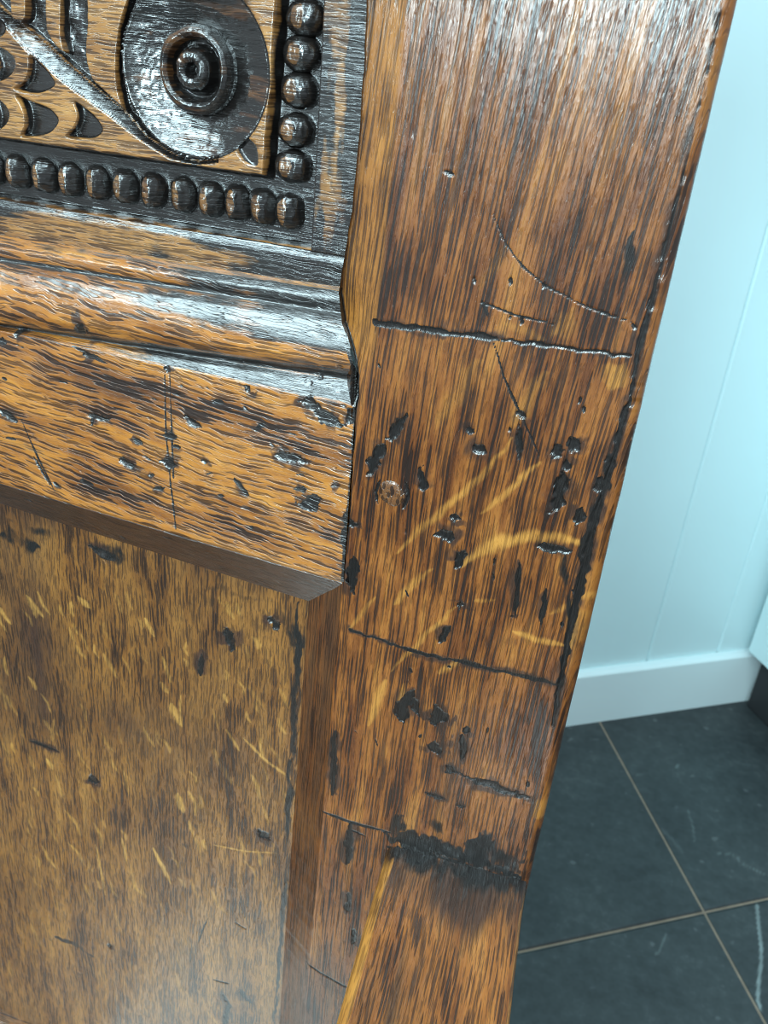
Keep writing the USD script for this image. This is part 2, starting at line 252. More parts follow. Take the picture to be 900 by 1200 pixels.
for k in range(2):
    dr = obj('door', boxed(S0 + 0.004 + 0.298 * k, S0 + 0.298 + 0.298 * k, 0.3205, 0.340, 0.124, 0.855), P_cab, cab, smooth=30)
    obj('knob', boxed(S0 + (0.262 if k == 0 else 0.310), S0 + (0.284 if k == 0 else 0.332), 0.340, 0.362, 0.60, 0.622, 0.008), P_dark, dr, smooth=30)

# ---------------------------------------------------------------- the chair
chair = thing('armchair', 'antique carved oak armchair with dark waxed panelled back and beaded round flower', 'armchair')
STEP = 0.00040
REC = -0.0095                                                    # face of the lower panel behind the frame
def zrows(fine0, fine1, lo, hi): return np.concatenate([np.arange(lo, fine0, 0.01), np.arange(fine0, fine1, STEP), np.arange(fine1, hi, 0.01), [hi]])

# --- right-hand post
Zr = zrows(0.60, 1.035, 0.0, 1.20); Z1 = Zr[:, None]
jl = np.array([on(*p) for p in [(403, 680), (410, 600), (417, 480), (420, 462), (419, 440), (415, 420), (408, 400), (400, 380), (396, 345), (398, 330), (411, 250), (421, 150), (429, 0)]])
XJ = np.interp(Zr, jl[:, 1], jl[:, 0]); XJ[Zr < jl[0, 1]] = np.interp(Zr[Zr < jl[0, 1]], [0.45, jl[0, 1]], [-0.0888, jl[0, 0]])
XJ = XJ + 0.00025 * nz(Zr, Zr * 0, 160, 1, 5, 3)
low = 1 - ss(jl[0, 1] - 0.0005, jl[0, 1] + 0.0005, Zr)           # 1 where the chamfer beside the lower panel runs
nskirt, nface, narc = 26, 236, 9
sk = np.linspace(0, 1, nskirt)[::-1]                             # 1 = innermost
skx = XJ[:, None] - (0.0170 * low[:, None] + 0.0003) * sk; skw = -(0.0098 * low + 0.016 * (1 - low))[:, None] * sk
R = 0.0032; XE = 0.0008
f = np.linspace(0, 1, nface); fx = XJ[:, None] + (XE - R - XJ[:, None]) * f
X = np.concatenate([skx[:, :-1], fx], 1); Z = np.broadcast_to(Z1, X.shape).copy(); Wb = np.concatenate([skw[:, :-1], np.zeros_like(fx)], 1)
fine = ss(0.60, 0.62, Z) * (1 - ss(1.02, 1.035, Z))
cham = ss(0.900, 0.925, Z)
Wb -= cham * 0.16 * np.maximum(0, -0.0822 - 0.0004 * nz(X, Z, 5, 40, 2) - X) * (X >= XJ[:, None])
isface = X >= XJ[:, None] - 1e-9
dig = np.zeros_like(X); K = np.zeros(X.shape + (3,)); S, F, B = K[..., 0], K[..., 1], K[..., 2]
def both(pts, width, depth=0.5, **kw):
    if width > 5: stroke(B, X, Z, pts, width * 2.0, **{**kw, 'amount': 0.7, 'soft': 0.9, 'ragged': 0.9, 'freq': 260})
    stroke(S, X, Z, pts, width, **kw); stroke(dig, X, Z, pts, width * 0.8, amount=depth * 0.6, **{k: v for k, v in kw.items() if k != 'amount'})
groove = [(848, 20), (836, 70), (818, 150), (800, 220), (778, 299), (762, 355), (735, 476), (705, 580), (686, 649), (667, 747), (655, 805), (648, 850)]
both(groove, 8, 0.6, taper=False, ragged=0.6, soft=0.6, freq=350, broken=0.7); stroke(S, X, Z, groove[6:], 11, amount=0.7, ragged=0.9, freq=250, seed=8, broken=.9)
both([(440, 378), (470, 383), (500, 386), (540, 391), (585, 397), (640, 405), (690, 412), (738, 417)], 7, 0.25, ragged=0.6, taper=False, broken=0.9)
both([(410, 738), (440, 748), (470, 758), (510, 770), (560, 780), (610, 792), (655, 803)], 7.5, 0.25, ragged=0.6, taper=False, broken=0.7)
both([(377, 951), (412, 964), (457, 976)], 5, 0.5); both([(410, 972), (428, 980)], 3, 0.3)
both([(357, 1128), (375, 1140), (402, 1155), (420, 1162)], 5, 0.6)
both([(523, 900), (544, 908), (568, 918), (597, 929), (618, 935)], 13, 0.55, ragged=0.7, taper=False, broken=1.3)
for p in ([(578, 250), (592, 285), (612, 312), (640, 335), (680, 355), (715, 370), (740, 377)], [(578, 400), (590, 440), (605, 475), (622, 510), (632, 535)]): both(p, 2.6, 0.2, ragged=0.5, broken=0.8)
both([(443, 590), (440, 576), (445, 562)], 4, .6); both([(476, 566), (479, 582), (472, 596)], 5, .6)
both([(560, 352), (600, 368), (650, 380)], 2.2, 0.2)
stroke(S, X, Z, [(565, 350), (572, 372)], 6, amount=.7)
for pts, wd, dp in [([(455, 512), (474, 490)], 15, .7), ([(447, 519), (432, 556)], 16, .9), ([(494, 548), (495, 575)], 14, .5), ([(562, 525)], 14, .8), ([(547, 499), (556, 507)], 9, .3), ([(612, 484), (611, 492)], 12, .7), ([(608, 500), (609, 536)], 8, .4),
        ([(650, 524), (657, 536)], 15, .6), ([(676, 516), (670, 532)], 13, .8), ([(664, 540), (663, 552)], 9, .6), ([(660, 556), (656, 578), (648, 602)], 14, .9), ([(682, 598), (675, 612)], 14, .5), ([(534, 604), (533, 610)], 11, .7), ([(513, 629), (530, 630)], 13, .6),
        ([(543, 645), (536, 664)], 11, .6), ([(630, 640), (648, 643), (668, 645)], 9, .5), ([(541, 707), (540, 712)], 12, .7), ([(528, 735), (515, 752)], 9, .5), ([(415, 612), (414, 618)], 12, .5), ([(412, 655), (411, 692)], 17, .4),
        ([(470, 842), (474, 826), (484, 812)], 17, .6), ([(484, 818), (489, 836)], 12, .6), ([(512, 832), (513, 850)], 24, .6), ([(508, 870), (511, 884)], 16, .6), ([(544, 862), (540, 890)], 9, .5), ([(548, 852), (547, 860)], 9, .5), ([(500, 930), (520, 937)], 8, .6), ([(536, 944), (545, 946)], 7, .4),
        ([(408, 1045), (406, 1068)], 10, .2), ([(415, 1090), (413, 1106)], 9, .3), ([(412, 966), (406, 1012)], 11, .2), ([(392, 858), (389, 930)], 9, .1), ([(609, 660), (604, 720)], 7, .2), ([(705, 560), (700, 575)], 10, .4), ([(640, 690), (634, 730)], 6, .2), ([(520, 200), (532, 206)], 4, .3)]: both(pts, wd, dp, seed=int(pts[0][0]), freq=520, soft=0.4, ragged=0.75)
for pts, wd, am in [([(742, 275), (736, 332)], 15, .7), ([(722, 340), (712, 372)], 14, .5), ([(690, 330), (735, 390)], 14, .35), ([(450, 978), (500, 990), (560, 1012), (621, 1036)], 36, 1.0), ([(452, 992), (536, 1017), (622, 1042)], 20, 1.0), ([(540, 990), (590, 1005), (625, 1012)], 54, .8), ([(500, 962), (520, 975)], 22, .5), ([(470, 955), (455, 975)], 30, .6), ([(660, 650), (672, 740)], 10, .5), ([(690, 640), (700, 560)], 12, .4)]: stroke(S, X, Z, pts, wd, amount=am, ragged=.9, soft=.8, freq=220, seed=3)
for pts, wd, am in [([(599, 513), (575, 548), (553, 569), (520, 597), (487, 625), (464, 649)], 8, .8), ([(632, 541), (599, 574), (562, 602)], 7, .75), ([(539, 663), (562, 645), (590, 633), (627, 627), (660, 630), (690, 637)], 13, 1.0), ([(506, 667), (478, 691), (462, 709)], 8, .7), ([(534, 711), (501, 742), (459, 786)], 6, .6),
        ([(602, 738), (627, 749), (662, 757)], 8, .9), ([(440, 700), (410, 737)], 6, .6), ([(728, 425), (716, 455)], 20, .7), ([(668, 365), (650, 395)], 16, .5), ([(540, 775), (515, 790)], 10, .7), ([(474, 800), (466, 830)], 7, .5), ([(452, 795), (432, 850)], 10, .7), ([(556, 705), (580, 703)], 5, .7), ([(640, 440), (600, 500)], 14, .45), ([(560, 420), (510, 500)], 18, .3), ([(676, 700), (668, 760)], 12, .5), ([(640, 400), (590, 380)], 10, .3), ([(645, 720), (700, 690)], 7, .5), ([(598, 280), (560, 340)], 10, .25), ([(636, 935), (628, 960)], 12, .45)]: stroke(F, X, Z, pts, wd * .9, amount=am * .85, ragged=.8, soft=.8, freq=260, seed=5)
rs = np.random.default_rng(3)
for k in range(45):
    a, b = rs.uniform(410, 800), rs.uniform(260, 960); both([(a, b), (a + rs.uniform(-3, 3), b + rs.uniform(2, 9))], rs.uniform(2, 6), .4, seed=k, amount=rs.uniform(.6, 1), freq=500, ragged=.8)
B += np.clip(0.30 + 0.45 * nz(X, Z, 55, 9, 12) - 0.25 * ss(0.965, 0.93, Z) + 0.25 * ss(0.82, 0.70, Z), 0, 1) * isface
B -= 0.8 * cham * ss(-0.0805, -0.0835, X); np.clip(B, 0, 1, out=B); F[...] = np.maximum(F, 0.32 * cham * ss(-0.0812, -0.0832, X) * isface)  # upper chamfer strip lightened for wear, and for its lit facing put into the colour
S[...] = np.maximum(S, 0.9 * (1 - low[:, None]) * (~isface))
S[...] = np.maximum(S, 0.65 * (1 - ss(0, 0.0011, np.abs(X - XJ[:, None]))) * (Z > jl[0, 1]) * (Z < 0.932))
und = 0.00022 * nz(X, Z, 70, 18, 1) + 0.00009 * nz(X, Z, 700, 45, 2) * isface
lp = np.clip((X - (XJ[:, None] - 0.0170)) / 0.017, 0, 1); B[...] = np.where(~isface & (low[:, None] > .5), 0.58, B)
Wf = Wb + fine * (und - 0.001 * dig) * np.where(isface, 1, 0.5)
# worn scoop where the moulding dies into the post
sc = np.exp(-(((X + 0.0935) / 0.006) ** 2 + ((Z - 0.918) / 0.013) ** 2)); Wf -= 0.0022 * sc * isface
th = np.linspace(0, np.pi / 2, narc)[1:]
ax = XE - R + R * np.sin(th); aw = -R + R * np.cos(th)
side = np.array([-0.008, -0.014, -0.025, -0.045])
Xr = np.concatenate([np.broadcast_to(ax, (len(Zr), narc - 1)), np.full((len(Zr), 4), XE)], 1) + 0.0002 * nz(Z1 + np.zeros((1, narc + 3)), Z1 * 0 + np.arange(narc + 3), 80, .3, 9)
Wr = np.concatenate([np.broadcast_to(aw, (len(Zr), narc - 1)), np.broadcast_to(side, (len(Zr), 4))], 1) + Wf[:, -1:] * np.linspace(1, 0, narc + 3)
back = np.stack([np.full(len(Zr), -0.0905), np.full(len(Zr), -0.045)], 1)
XX = np.concatenate([X, Xr, back[:, :1]], 1); WW = np.concatenate([Wf, Wr, back[:, 1:]], 1); ZZ = np.broadcast_to(Z1, XX.shape)
KK = np.concatenate([K, np.repeat(K[:, -1:], narc + 4, 1)], 1)
KK[:, X.shape[1]:, 2] = np.clip(0.25 + 0.5 * nz(ZZ[:, X.shape[1]:], XX[:, X.shape[1]:], 60, 90, 21), 0, 1); KK[:, X.shape[1]:, 0] = np.clip(1.6 * nz(ZZ[:, X.shape[1]:], XX[:, X.shape[1]:], 45, 60, 22, 2) - 0.9, 0, 1)
tilt = np.interp(ZZ, [0.65, 0.85, 0.92, 1.0], [0.0, 0.02, 0.075, 0.085]); acc = np.concatenate([[0], np.cumsum(np.diff(Zr) * (tilt[1:, 0] + tilt[:-1, 0]) / 2)])[:, None]
gx = XX - acc + WW * 0.6 + 0.0010 * nz(XX, ZZ, 30, 12, 4) + 0.00035 * nz(XX, ZZ, 150, 60, 6)
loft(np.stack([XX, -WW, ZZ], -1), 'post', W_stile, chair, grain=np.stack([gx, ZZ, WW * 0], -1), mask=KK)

# --- middle rail with its moulded top edge
knots = [(None, (-0.0300)), ((354, 704, 0, 591), REC - 0.0006), ((400, 683, 0, 567), 0.0), ((373, 468, 0, 388), 0.0), ((373, 465, 0, 387), -0.0003), ((373, 449, 0, 384.5), -0.0021), ((373, 440, 0, 382), -0.0040), ((373, 436, 0, 380.5), -0.0040), ((373, 429, 0, 378), -0.0004),
         ((373, 420, 0, 368), 0.0012), ((373, 406, 0, 350), 0.0010), ((373, 391, 0, 332), -0.0006), ((373, 376, 0, 316), -0.0030), ((373, 367, 0, 309), -0.0050), ((373, 362.5, 0, 304), -0.0066), ((373, 357, 0, 298), -0.0062), ((373, 348, 0, 291), -0.0062), ((373, 338, 0, 283), -0.0084), ((373, 334.5, 0, 278), -0.0108), ((373, 328, 0, 272), -0.0130)]
XL = -0.4318
def knot_line(q, w):
    (x0, z0), (x1, z1) = on(q[0], q[1], w), on(q[2], q[3], w); return lambda x: z0 + (z1 - z0) * (x - x0) / (x1 - x0)
XC = np.concatenate([np.arange(XL, -0.31, 0.003), np.arange(-0.31, -0.0780, STEP)]); lines = [knot_line(q, w) for q, w in knots[1:]]
ZK = np.stack([l(XC) for l in lines], 1); WK = np.array([w for _, w in knots[1:]])
# dense samples along the profile
seglen = np.hypot(np.diff(ZK[-1]), np.diff(WK)); cnt = np.maximum(3, np.ceil(seglen / STEP).astype(int)); par = np.concatenate([k + np.arange(c) / c for k, c in enumerate(cnt)] + [[len(WK) - 1]])
i0 = np.minimum(par.astype(int), len(WK) - 2); fr = par - i0
Zp = ZK[:, i0] * (1 - fr) + ZK[:, i0 + 1] * fr; Wp = np.broadcast_to(WK[i0] * (1 - fr) + WK[i0 + 1] * fr, Zp.shape).copy()
# soften the moulding's corners
from scipy.ndimage import gaussian_filter1d
keep = (par < 3)[None]; Wp = np.where(keep, Wp, gaussian_filter1d(Wp, 1.6, axis=1)); kc = np.argmin(np.abs(par - 1)); Wp[:, kc - 2:kc + 3] -= np.array([0, .0003, .0006, .0003, 0])[None]
xe_z = np.array([0.80, 0.8270, 0.8286, 0.893, 0.8975, 0.9025, 0.9085, 0.915, 0.921, 0.930, 0.94]); xe_x = np.array([-0.0835, -0.0840, -0.08665, -0.0873, -0.0874, -0.0880, -0.0889, -0.0912, -0.0953, -0.0968, -0.0975])
XEND = np.interp(Zp[-1], xe_z, xe_x) + 0.0010 * ss(0.8965, 0.9000, Zp[-1]) + 0.0004 * nz(Zp[-1], Zp[-1] * 0, 350, 1, 33, 3) * (par > 3)
tt = (XC - XC[0]) / (XC[-1] - XC[0]); Xp = XC[0] + (XEND[None] - XC[0]) * tt[:, None]
Zp = np.stack([np.interp(Xp[:, j], XC, Zp[:, j]) for j in range(Zp.shape[1])], 1)
X, Z = Xp, Zp; dig = np.zeros_like(X); K = np.zeros(X.shape + (3,)); S, F, B = K[..., 0], K[..., 1], K[..., 2]; fine = ss(-0.31, -0.30, X)
face = (par >= 1)[None] & (par <= 3.0)[None]; mould = np.broadcast_to((par > 3.0)[None], X.shape)
for pts, wd, dp in [([(102, 415), (103, 420)], 11, .6), ([(103, 487), (130, 493)], 9, .8), ([(110, 484), (108, 498)], 6, .6), ([(197, 430), (196, 436)], 11, .7), ([(218, 490), (235, 500)], 12, .9), ([(192, 508), (208, 514)], 8, .4), ([(140, 540), (158, 546)], 11, .8), ([(190, 540), (204, 546)], 13, .7), ([(288, 456), (293, 459)], 13, .8),
        ([(155, 515), (168, 520)], 7, .3), ([(236, 540), (243, 543)], 6, .7), ([(322, 532), (345, 537), (360, 541)], 11, .8), ([(350, 587), (376, 590)], 19, .5), ([(368, 484), (400, 497)], 16, .4), ([(345, 573), (358, 573)], 8, .3), ([(0, 480), (20, 493)], 11, .7), ([(20, 388), (19, 395)], 11, .8), ([(2, 396), (4, 404)], 10, .4), ([(95, 380), (99, 392)], 15, .7), ([(40, 535), (58, 568)], 4, .5), ([(355, 470), (371, 476)], 14, .6), ([(250, 470), (262, 472)], 8, .3), ([(85, 405), (125, 425)], 5, .2),
        ([(408, 495), (414, 480)], 10, .8), ([(405, 600), (404, 640)], 10, .3), ([(95, 562), (108, 568)], 7, .3), ([(275, 560), (290, 580)], 6, .2), ([(310, 495), (300, 505)], 6, .2)]: both(pts, wd, dp, seed=int(pts[0][0]) + 3, freq=520, soft=0.4, ragged=0.75)
rs = np.random.default_rng(8)
for k in range(45):
    a, b = rs.uniform(-5, 400), rs.uniform(400, 640); both([(a, b), (a + rs.uniform(3, 12), b + rs.uniform(0, 5))], rs.uniform(2, 6), .4, seed=k, amount=rs.uniform(.6, 1), freq=500, ragged=.8)
both([(193, 440), (194, 500), (199, 560), (206, 620)], 2.2, .25, taper=False); both([(199, 440), (201, 500), (203, 560)], 1.8, .2, taper=False)
stroke(S, X, Z, [(20, 480), (45, 537), (65, 577)], 3, amount=.8)
band = lambda a, b: (1 - ss(0, .35, np.maximum(a - par, par - b)))[None] * np.ones_like(X)
S[...] = np.maximum(S, 0.95 * band(5.2, 6.4)); S[...] = np.maximum(S, np.clip(0.75 + .5 * nz(X, Z, 30, 90, 41), 0, 1) * band(12.6, 13.4))
S[...] = np.maximum(S, np.clip(0.50 + 0.7 * nz(X, Z, 26, 60, 42), 0, 1) * band(15.8, 18)); S[...] = np.maximum(S, np.clip(0.55 * nz(X, Z, 40, 160, 43) + 0.75 * ss(-0.20, -0.11, X), 0, 1) * band(9, 12.5))
S[...] = np.maximum(S, np.clip(0.20 + 0.5 * nz(X, Z, 40, 160, 44) + 0.65 * ss(-0.20, -0.11, X), 0, 1) * band(13.6, 16)); S[...] = np.maximum(S, 0.85 * band(3.2, 4.8) * ss(-0.21, -0.13, X))
S[...] = np.maximum(S, 0.9 * ss(0.0022, 0.0004, XEND[None] - X) * mould); S[...] = np.maximum(S, 0.7 * ss(0.0016, 0.0, -0.0871 - X) * face)
B += np.clip(0.15 + 0.5 * nz(X, Z, 22, 60, 45), 0, 1); B[...] = np.where(np.broadcast_to((par < 1)[None], X.shape), 0.95, B)
und = 0.00020 * nz(X, Z, 18, 70, 46) + 0.00008 * nz(X, Z, 45, 700, 47); und = und + np.where(mould, 0.00030 * nz(X, Z, 90, 160, 48), 0)
W = Wp + fine * (und - 0.001 * dig)
arc = np.concatenate([[0], np.cumsum(np.hypot(np.diff(Zp[-1]), np.diff(Wp[-1])))])[None] + np.zeros_like(X)
# cathedral figure: grain runs a little steeper than the rail and wavers
ga = arc + 0.10 * (X + 0.2) + 0.0030 * nz(X, Z, 22, 30, 49) + 0.0007 * nz(X, Z, 140, 120, 50)
P = np.stack([X, -W, Z], -1); bk = np.stack([np.stack([X[:, -1], np.full(len(X), 0.030), Z[:, -1]], -1), np.stack([X[:, 0], np.full(len(X), 0.030), Z[:, 0]], -1)], 1)
ext = lambda a: np.concatenate([a, a[:, -1:], a[:, :1]], 1)
loft(np.concatenate([P, bk], 1), 'moulded_rail', W_rail, chair, grain=ext(np.stack([ga, X, W * 0], -1)), mask=ext(K))

# --- lower panel
XP = np.concatenate([np.arange(-0.436, -0.315, 0.004), np.arange(-0.315, -0.0995, 0.00050)]); ZP = np.concatenate([np.arange(0.40, 0.44, 0.01), np.arange(0.44, 0.835, 0.00056)])
Z, X = np.meshgrid(ZP, XP, indexing='ij'); dig = np.zeros_like(X); K = np.zeros(X.shape + (3,)); S, F, B = K[..., 0], K[..., 1], K[..., 2]; fine = ss(-0.315, -0.30, X) * ss(0.44, 0.45, Z)
_both = both
def both(pts, width, depth=.5, **kw): _both(pts, width, depth, w=REC, **kw)
for pts, wd, dp in [([(267, 736), (271, 762)], 14, .9), ([(318, 728), (327, 733)], 19, .9), ([(106, 910), (113, 920)], 16, .9), ([(305, 972), (314, 984)], 17, .8), ([(126, 1107), (131, 1112)], 10, .7), ([(235, 765), (234, 790)], 10, .2), ([(35, 868), (52, 873), (68, 880)], 6, .4), ([(262, 1165), (268, 1178), (264, 1204)], 10, .5), ([(274, 1080), (290, 1090)], 3.5, .5), ([(282, 1160), (293, 1175)], 15, .1), ([(105, 640), (135, 655)], 9, .4), ([(250, 1148), (268, 1152)], 4, .4), ([(0, 1190), (12, 1198)], 5, .3), ([(243, 1076), (232, 1105)], 3, .2)]:
    both(pts, wd, dp, seed=int(pts[0][0]) + 9, freq=520, soft=0.4, ragged=0.75)
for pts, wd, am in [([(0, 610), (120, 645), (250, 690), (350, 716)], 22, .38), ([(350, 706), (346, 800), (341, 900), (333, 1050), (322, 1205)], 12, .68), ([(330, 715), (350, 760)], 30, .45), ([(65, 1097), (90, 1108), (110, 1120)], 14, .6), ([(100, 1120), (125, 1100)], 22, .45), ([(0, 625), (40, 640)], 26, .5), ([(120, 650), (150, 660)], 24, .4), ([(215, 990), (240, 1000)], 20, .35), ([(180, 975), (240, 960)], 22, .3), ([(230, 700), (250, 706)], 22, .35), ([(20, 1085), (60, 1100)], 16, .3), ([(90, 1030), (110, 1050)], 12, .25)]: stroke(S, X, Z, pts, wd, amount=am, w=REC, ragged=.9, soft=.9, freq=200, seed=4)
rng = np.random.default_rng(11)
for k in range(150):
    a, b = rng.uniform(-10, 330), rng.uniform(690, 1190); ln = rng.uniform(10, 30); sl = rng.uniform(0.15, 0.75); am = rng.uniform(.35, 1.0) * (1 if b < 1050 else .6)
    c = rng.uniform(-4, 4); stroke(F, X, Z, [(a, b), (a + ln * sl * .5 + c, b + ln * .5), (a + ln * sl, b + ln)], rng.uniform(3, 8), amount=am * .8, w=REC, ragged=.6, soft=.7, seed=k, freq=350)
for pts, wd in [([(90, 698), (104, 712)], 9), ([(170, 725), (180, 745)], 7), ([(188, 800), (196, 812)], 11), ([(212, 815), (210, 850)], 3), ([(200, 825), (212, 850)], 12), ([(208, 930), (214, 952)], 13), ([(180, 995), (200, 1035)], 8), ([(285, 865), (310, 890), (340, 912)], 5), ([(55, 890), (62, 902)], 9), ([(190, 770), (200, 800)], 6), ([(112, 990), (118, 1020), (124, 1050)], 5), ([(250, 990), (290, 998), (325, 1000)], 3), ([(265, 855), (280, 880)], 5)]: stroke(F, X, Z, pts, wd, amount=1, w=REC, ragged=.5, soft=.5, seed=6, freq=300)
B += np.clip(0.25 + 0.5 * nz(X, Z, 30, 14, 51) + 0.25 * ss(0.80, 0.82, Z), 0, 1)
W = REC + fine * (0.00025 * nz(X, Z, 40, 14, 52) + 0.00008 * nz(X, Z, 600, 60, 53) - 0.0009 * dig); W += 0.0008 * fine * np.exp(-(((X - on(121, 652, REC)[0]) / 0.0022) ** 2 + ((Z - on(121, 652, REC)[1]) / 0.0026) ** 2))
gx = X + 0.0012 * nz(X, Z, 40, 25, 54) + 0.0004 * nz(X, Z, 170, 110, 55)
P = np.stack([X, -W, Z], -1); bk = np.stack([np.stack([X[:, -1], np.full(len(X), 0.024), Z[:, -1]], -1), np.stack([X[:, 0], np.full(len(X), 0.024), Z[:, 0]], -1)], 1)
loft(np.concatenate([P, bk], 1), 'lower_panel', W_panel, chair, grain=ext(np.stack([gx, Z, W * 0], -1)), mask=ext(K))

# --- carved upper panel
WM = -0.0115                                                     # its margin and uncut field
CS = 0.00034
XMID, ZMID = -0.262, 1.026                                         # the carving is symmetrical about the panel's middle
XP = np.concatenate([np.arange(-0.438, -0.30, 0.0008), np.arange(-0.30, -0.088, CS)]); ZP = np.concatenate([np.arange(0.924, 1.030, CS), np.arange(1.030, 1.130, 0.0008)])
Z, X = np.meshgrid(ZP, XP, indexing='ij'); K = np.zeros(X.shape + (3,)); S, F, B = K[..., 0], K[..., 1], K[..., 2]; H = np.zeros_like(X)
Xw, Zw = X, Z; X = np.where(Xw < XMID, 2 * XMID - Xw, Xw); Z = np.where(Zw > ZMID, 2 * ZMID - Zw, Zw)   # folded on to the lower right quarter
fine = 1.0
o = lambda pts: np.array([on(*p, WM) for p in pts])
wob = 0.00014 * nz(X, Z, 250, 250, 61)
zb = 0.9398 + 0.002 * (X + 0.11) * 0; field_in = np.minimum(-0.1278 + wob - X + 0.055 * (Z - 0.96), Z - 0.9603 + wob)      # > 0 inside the carved field
chan = np.minimum(-0.1106 - X, Z - zb)                           # > 0 inside the bead channel
inch = ss(-0.0003, 0.0012, chan) * (1 - ss(-0.0013, 0.0006, field_in))
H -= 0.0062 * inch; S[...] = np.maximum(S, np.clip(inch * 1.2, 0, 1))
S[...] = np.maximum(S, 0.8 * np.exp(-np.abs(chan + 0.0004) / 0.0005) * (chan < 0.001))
B[...] = np.where(field_in > 0, np.clip(0.05 + 0.4 * nz(X, Z, 20, 90, 62), 0, 1), B)
infield = ss(-0.0002, 0.0003, field_in)
top_edge = o([(-150, -124), (-40, -30), (0, 10), (40, 42), (78, 76), (111, 104), (144, 131), (169, 160), (200, 181), (230, 190), (255, 187)]); low_edge = o([(-150, -108), (-40, -14), (0, 24), (31, 60), (73, 96), (124, 133), (164, 164), (200, 187), (228, 194), (255, 191)])
CR = np.array([-0.1528, 0.9882]); RR = 0.0257
rad = np.hypot(X - CR[0], Z - CR[1]) / RR; ang = np.arctan2(Z - CR[1], X - CR[0])
# sunk ground above the stem, with raised leaves
sunk_poly = np.vstack([top_edge, o([(255, 120), (228, -190), (-150, -190)])]); ins, dd = poly_in(X, Z, sunk_poly)
ground_in = np.where(ins, ss(0, 0.0008, dd), 0) * (rad > 0.97) * infield
cut = ground_in.copy()
for leaf in ([(12, -70), (31, -70), (32, 10), (30, 24), (22, 27), (10, 12)], [(51, -70), (74, -70), (73, 20), (74, 45), (78, 64), (66, 58), (55, 42), (51, 20)], [(104, -70), (175, -70), (150, 5), (141, 40), (138, 80), (140, 105), (147, 131), (133, 120), (118, 106), (105, 92), (98, 62), (100, 25)], [(-35, -70), (-12, -70), (-10, -15), (-22, -22)]):
    ii, d2 = poly_in(X, Z, spline(o(leaf), 5)); cut *= 1 - np.where(ii, ss(0, 0.0009, d2), 0)
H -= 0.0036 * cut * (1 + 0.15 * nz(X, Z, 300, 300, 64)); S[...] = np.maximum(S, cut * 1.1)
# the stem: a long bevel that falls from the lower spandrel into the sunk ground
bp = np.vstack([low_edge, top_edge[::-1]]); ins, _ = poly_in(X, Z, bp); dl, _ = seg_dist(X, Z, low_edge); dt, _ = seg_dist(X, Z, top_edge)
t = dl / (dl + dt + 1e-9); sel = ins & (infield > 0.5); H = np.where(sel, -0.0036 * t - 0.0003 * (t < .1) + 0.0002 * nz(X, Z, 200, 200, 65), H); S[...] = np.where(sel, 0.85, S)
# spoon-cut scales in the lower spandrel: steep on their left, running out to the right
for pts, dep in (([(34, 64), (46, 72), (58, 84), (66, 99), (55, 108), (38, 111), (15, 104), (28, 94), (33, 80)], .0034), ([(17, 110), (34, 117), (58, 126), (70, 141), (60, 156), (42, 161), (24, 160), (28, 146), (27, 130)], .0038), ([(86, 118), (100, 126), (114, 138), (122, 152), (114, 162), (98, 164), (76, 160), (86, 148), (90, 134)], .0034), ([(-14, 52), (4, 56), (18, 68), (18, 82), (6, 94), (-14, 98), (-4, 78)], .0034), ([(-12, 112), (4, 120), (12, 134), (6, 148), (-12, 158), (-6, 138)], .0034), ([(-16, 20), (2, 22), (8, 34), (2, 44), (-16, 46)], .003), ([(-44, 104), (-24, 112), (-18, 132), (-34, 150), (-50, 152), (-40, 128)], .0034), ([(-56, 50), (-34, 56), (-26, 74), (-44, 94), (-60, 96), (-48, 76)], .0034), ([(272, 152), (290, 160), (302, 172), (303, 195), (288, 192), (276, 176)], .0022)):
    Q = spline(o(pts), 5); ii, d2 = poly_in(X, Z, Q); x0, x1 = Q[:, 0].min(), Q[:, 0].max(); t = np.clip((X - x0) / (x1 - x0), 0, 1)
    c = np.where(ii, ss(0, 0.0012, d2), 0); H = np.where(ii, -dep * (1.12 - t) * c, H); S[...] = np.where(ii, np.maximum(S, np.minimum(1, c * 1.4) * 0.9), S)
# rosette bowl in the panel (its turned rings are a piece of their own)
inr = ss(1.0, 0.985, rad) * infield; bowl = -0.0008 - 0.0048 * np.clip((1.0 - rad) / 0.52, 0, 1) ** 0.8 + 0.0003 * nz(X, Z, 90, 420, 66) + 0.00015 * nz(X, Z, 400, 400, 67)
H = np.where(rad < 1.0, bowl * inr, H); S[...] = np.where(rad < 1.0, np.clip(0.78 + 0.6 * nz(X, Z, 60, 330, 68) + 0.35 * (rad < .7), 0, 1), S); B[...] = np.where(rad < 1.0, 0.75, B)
rim = np.exp(-((rad - 1.0) / 0.016) ** 2) * infield; H -= 0.0010 * rim; S[...] = np.maximum(S, rim)
W = WM + H + fine * (0.00014 * nz(X, Z, 60, 380, 69) + 0.00010 * nz(X, Z, 25, 80, 70))
